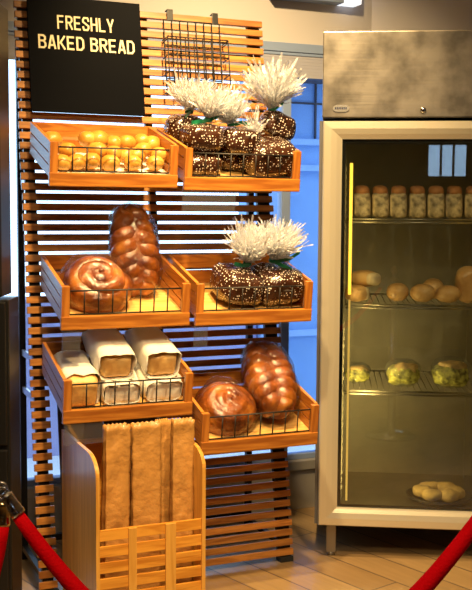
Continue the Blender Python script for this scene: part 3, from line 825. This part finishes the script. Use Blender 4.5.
# rolls on the middle shelf
def froll(x, y, z, r3, label, rot=0, cut=False):
    t = thing('bread_roll', label, 'bread roll', FM(x, y, z) @ R(rot, 'Z'), 'bread rolls on the middle fridge shelf')
    MB().blob((0, 0, 0), r3, .9, 22, 14, .05, 18, seed=int(x * 100)).build('crust', 'roll', t)
    if cut:
        c = MB(); c.blob((r3[0] * .62, 0, 0), (r3[0] * .40, r3[1] * .80, r3[2] * .80), .8, 18, 12); c.build('cut_face', 'crumb', t, label='pale cut bread end')
    return t
zs2 = .9825
froll(.140, .19, zs2 + .033, (.050, .06, .033), 'bread roll lying on the middle fridge shelf against the left light strip', .2, True)
froll(.172, .23, zs2 + .089, (.070, .045, .033), 'bread roll with pale cut end stacked highest at the left of the middle fridge shelf', -.75, True)
froll(.305, .25, zs2 + .036, (.044, .05, .036), 'round bread roll on the middle fridge shelf, just right of the stacked pair')
froll(.400, .21, zs2 + .036, (.048, .05, .036), 'round bread roll at the front centre of the middle fridge shelf')
froll(.455, .36, zs2 + .042, (.044, .05, .042), 'round bread roll behind its neighbours on the middle fridge shelf')
froll(.500, .22, zs2 + .034, (.050, .05, .034), 'bread roll nearest the tall brown loaf on the middle fridge shelf')
t = thing('bread_loaf', 'tall brown loaf standing at the right of the middle fridge shelf', 'loaf', FM(.590, .27, zs2))
MB().blob((0, 0, .070), (.055, .06, .070), .5, 22, 16, .12, 22).build('crust', 'roll', t)
# salad bowls on the third shelf
for x, y, rr, hh, lab in ((.150, .30, .058, .085, 'clear salad bowl at the left of the lower fridge shelf'), (.332, .24, .072, .115, 'clear salad bowl at the centre of the lower fridge shelf'), (.520, .24, .080, .13, 'largest clear salad bowl, at the right of the lower fridge shelf')):
    t = thing('salad_bowl', lab, 'bowl', FM(x, y, .6445), 'salad bowls in the fridge')
    MB().lathe([(rr * .62, 0), (rr * .75, hh * .12), (rr * .97, hh * .5), (rr, hh * .6), (rr * .9, hh * .76), (rr * .55, hh * .90), (rr * .2, hh * .92)], 26).build('plastic_shell', 'bowl', t)
    MB().blob((0, 0, hh * .36), (rr * .86, rr * .86, hh * .33), .7, 24, 12, .22, 40, seed=int(x * 50)).build('salad', 'salad', t)
    MB().blob((rr * .1, -rr * .15, hh * .62), (rr * .62, rr * .55, hh * .17), .8, 22, 14, .4, 50, seed=int(x * 90)).build('topping', 'pastry', t)
t = thing('pastry_tray', 'dark tray of golden pastries on the fridge floor', 'tray', FM(.490, .28, .170))
MB().lathe([(.10, 0), (.125, .008), (.135, .024), (.128, .024), (.118, .012), (.02, .010)], 28).build('tray', 'tray', t)
for i in range(6):
    a = i * PI / 3; MB().blob((.065 * math.cos(a), .065 * math.sin(a), .034), (.042, .036, .024), .8, 16, 10, .2, 30, seed=i).build('pastry', 'pastry', t)

# ------------------------------------------------------------------ black cabinets at the far left
cbn = thing('black_cabinet', 'tall glossy black cabinet standing left of the bread rack', 'cabinet', Matrix.Identity(4))
MB().box(-1.15, -.668, 2.96, 3.1, 0, 1.072, .004).build('lower_body', 'blackpanel', cbn)
MB().box(-1.15, -.690, 2.97, 3.1, 1.08, 1.935, .004).build('upper_body', 'blackpanel', cbn)
for z0, z1, x1 in ((.03, .625, -.664), (.64, 1.066, -.664), (1.086, 1.925, -.686)):
    MB().box(-1.14, x1 - .012, 2.948, 2.965, z0, z1, .004).build('door', 'blackpanel', cbn)
MB().box(-1.14, -.70, 2.946, 2.958, .632, .638).build('seam_trim', 'grey', cbn)

# ------------------------------------------------------------------ rope barrier
post = thing('barrier_post', 'chrome and brass barrier post at the left edge with rope hooks', 'post', T(-.432, 1.60, 0))
MB().lathe([(.15, 0), (.15, .012), (.10, .03), (.03, .045)], 32).build('base', 'chrome', post)
MB().lathe([(.024, .04), (.024, .90)], 20).build('pole', 'chrome', post)
MB().lathe([(.024, .90), (.034, .905), (.034, .93), (.022, .945), (.012, .96), (.026, .985), (.026, 1.0), (.0, 1.02)], 20, capt=False).build('finial', 'brass', post)
MB().lathe([(.024, .868), (.046, .872), (.046, .880), (.024, .884)], 20).build('rope_ring', 'chrome', post)
post2 = copy_thing(post, T(.500, 1.62, 0), 'barrier post just outside the right edge, holding the other rope end')
def rope(name, pts, rads, label, caps):
    t = thing(name, label, 'rope', Matrix.Identity(4), 'red velvet barrier ropes')
    MB().tube(pts, rads, 18).build('velvet_cover', 'velvet', t)
    for (p0, p1, mat, r) in caps:
        d = (V(p1) - V(p0)); n = d.normalized()
        MB().tube([V(p0), V(p0) + d * .12, V(p0) + d * .2, V(p0) + d * .8, V(p0) + d * .88, V(p1)], [r * .8, r * 1.08, r, r, r * 1.08, r * 1.02], 18).build('end_cap', mat, t)
        # hook loop
        q = V(p0) - n * .010
        a = n.cross(V((0, 1, 0))).normalized()
        MB().tube([q + (n * math.cos(x) + a * math.sin(x)) * .011 for x in [2 * PI * i / 16 for i in range(16)]], .003, 8, closed=True).build('hook', 'chrome', t)
    return t
pts, rads = [], []
xa, xb = -.351, .425
for i in range(41):
    f = i / 40; x = xa + (xb - xa) * f; xm = .022
    z = .582 + 1.90 * (x - xm) ** 2
    y = 1.60 - .03 * math.sin(PI * f)
    pts.append((x, y, z)); rads.append(.0106 + .0062 * math.sin(PI * f) ** .7)
rope('barrier_rope', pts, rads, 'red velvet rope swagging across the foreground in front of rack and fridge', [((-.373, 1.60, .880), (-.349, 1.599, .847), 'chrome', .0120), ((.446, 1.603, .925), (.424, 1.60, .885), 'chrome', .0120)])
pts = [(-.3765 - .0025 * i - .0006 * i * i, 1.60 - .004 * i, .832 - .026 * i) for i in range(16)]
rope('barrier_rope', pts, [.0125] * 16, 'red velvet rope hanging down at the left edge of the picture', [((-.3755, 1.60, .870), (-.3765, 1.60, .829), 'brass', .0125)])

# ------------------------------------------------------------------ light
def spot(loc, tgt, power, size, col=(1, .70, .36), blend=.6, rad=.05):
    l_ = bpy.data.lights.new('spot_and_fill', 'SPOT'); l_.energy = power; l_.spot_size = math.radians(size); l_.spot_blend = blend; l_.color = col; l_.shadow_soft_size = rad
    o = bpy.data.objects.new('spot_and_fill', l_); COL.objects.link(o); o.location = loc
    d = V(tgt) - V(loc); o.rotation_euler = d.to_track_quat('-Z', 'Y').to_euler(); return o
spot((.16, 3.0, 2.85), (.08, 3.75, 1.9), 380, 84, (1, .68, .30), 1.0)
spot((-.22, 2.40, 2.85), (-.3, 3.2, .4), 330, 72, (1, .66, .28), .9)
spot((.70, 1.75, 2.85), (.5, 3.5, .1), 210, 70, (1, .68, .32), .9)
spot((-.1, .5, 2.85), (.05, 1.5, .7), 130, 80, (1, .74, .42), .9)  # added fill that brightens the foreground and the ropes
spot((0, .9, 2.85), (-.1, 3.5, 1.0), 65, 60, (1, .72, .38), .9)  # added broad fill aimed at the middle of the rack
def strip(loc, h, power):  # added area light beside the LED strip, brightens the fridge interior
    l_ = bpy.data.lights.new('fridge_fill', 'AREA'); l_.shape = 'RECTANGLE'; l_.size = .01; l_.size_y = h; l_.energy = power; l_.color = (1, .68, .22)
    o = bpy.data.objects.new('fridge_fill', l_); COL.objects.link(o)
    z_ = (FU * .75 + FN * .65).normalized(); y_ = ZZ; x_ = y_.cross(-z_)
    o.matrix_world = frame(x_, y_, -z_, loc); return o
strip(FRIDGE @ V((.119, .08, .55)), .66, 3.0)
strip(FRIDGE @ V((.119, .08, 1.2)), .6, .4)

w = bpy.data.worlds.new('sky'); scene.world = w; w.use_nodes = True
bg = w.node_tree.nodes['Background']; bg.inputs['Color'].default_value = (.50, .74, 1.0, 1); bg.inputs['Strength'].default_value = 3.6

# ------------------------------------------------------------------ camera
cd = bpy.data.cameras.new('camera'); cam = bpy.data.objects.new('camera', cd); COL.objects.link(cam)
cd.sensor_fit = 'HORIZONTAL'; cd.sensor_width = 36; cd.lens = 36 * 1011.16 / 472; cd.clip_start = .05
p_, r_ = .0838, .0063
fwd = V((0, math.cos(p_), -math.sin(p_))); up = V((0, math.sin(p_), math.cos(p_))); right = V((1, 0, 0))
rt = right * math.cos(r_) + up * math.sin(r_)
up2 = up * math.cos(r_) - right * math.sin(r_)
m = Matrix((rt, up2, -fwd)).transposed().to_4x4(); m.translation = (0, 0, CAM_H)
cam.matrix_world = m
scene.camera = cam
vs = scene.view_settings
vs.view_transform = 'Standard'; vs.look = 'None'; vs.gamma = 1; vs.exposure = 0; vs.use_curve_mapping = False
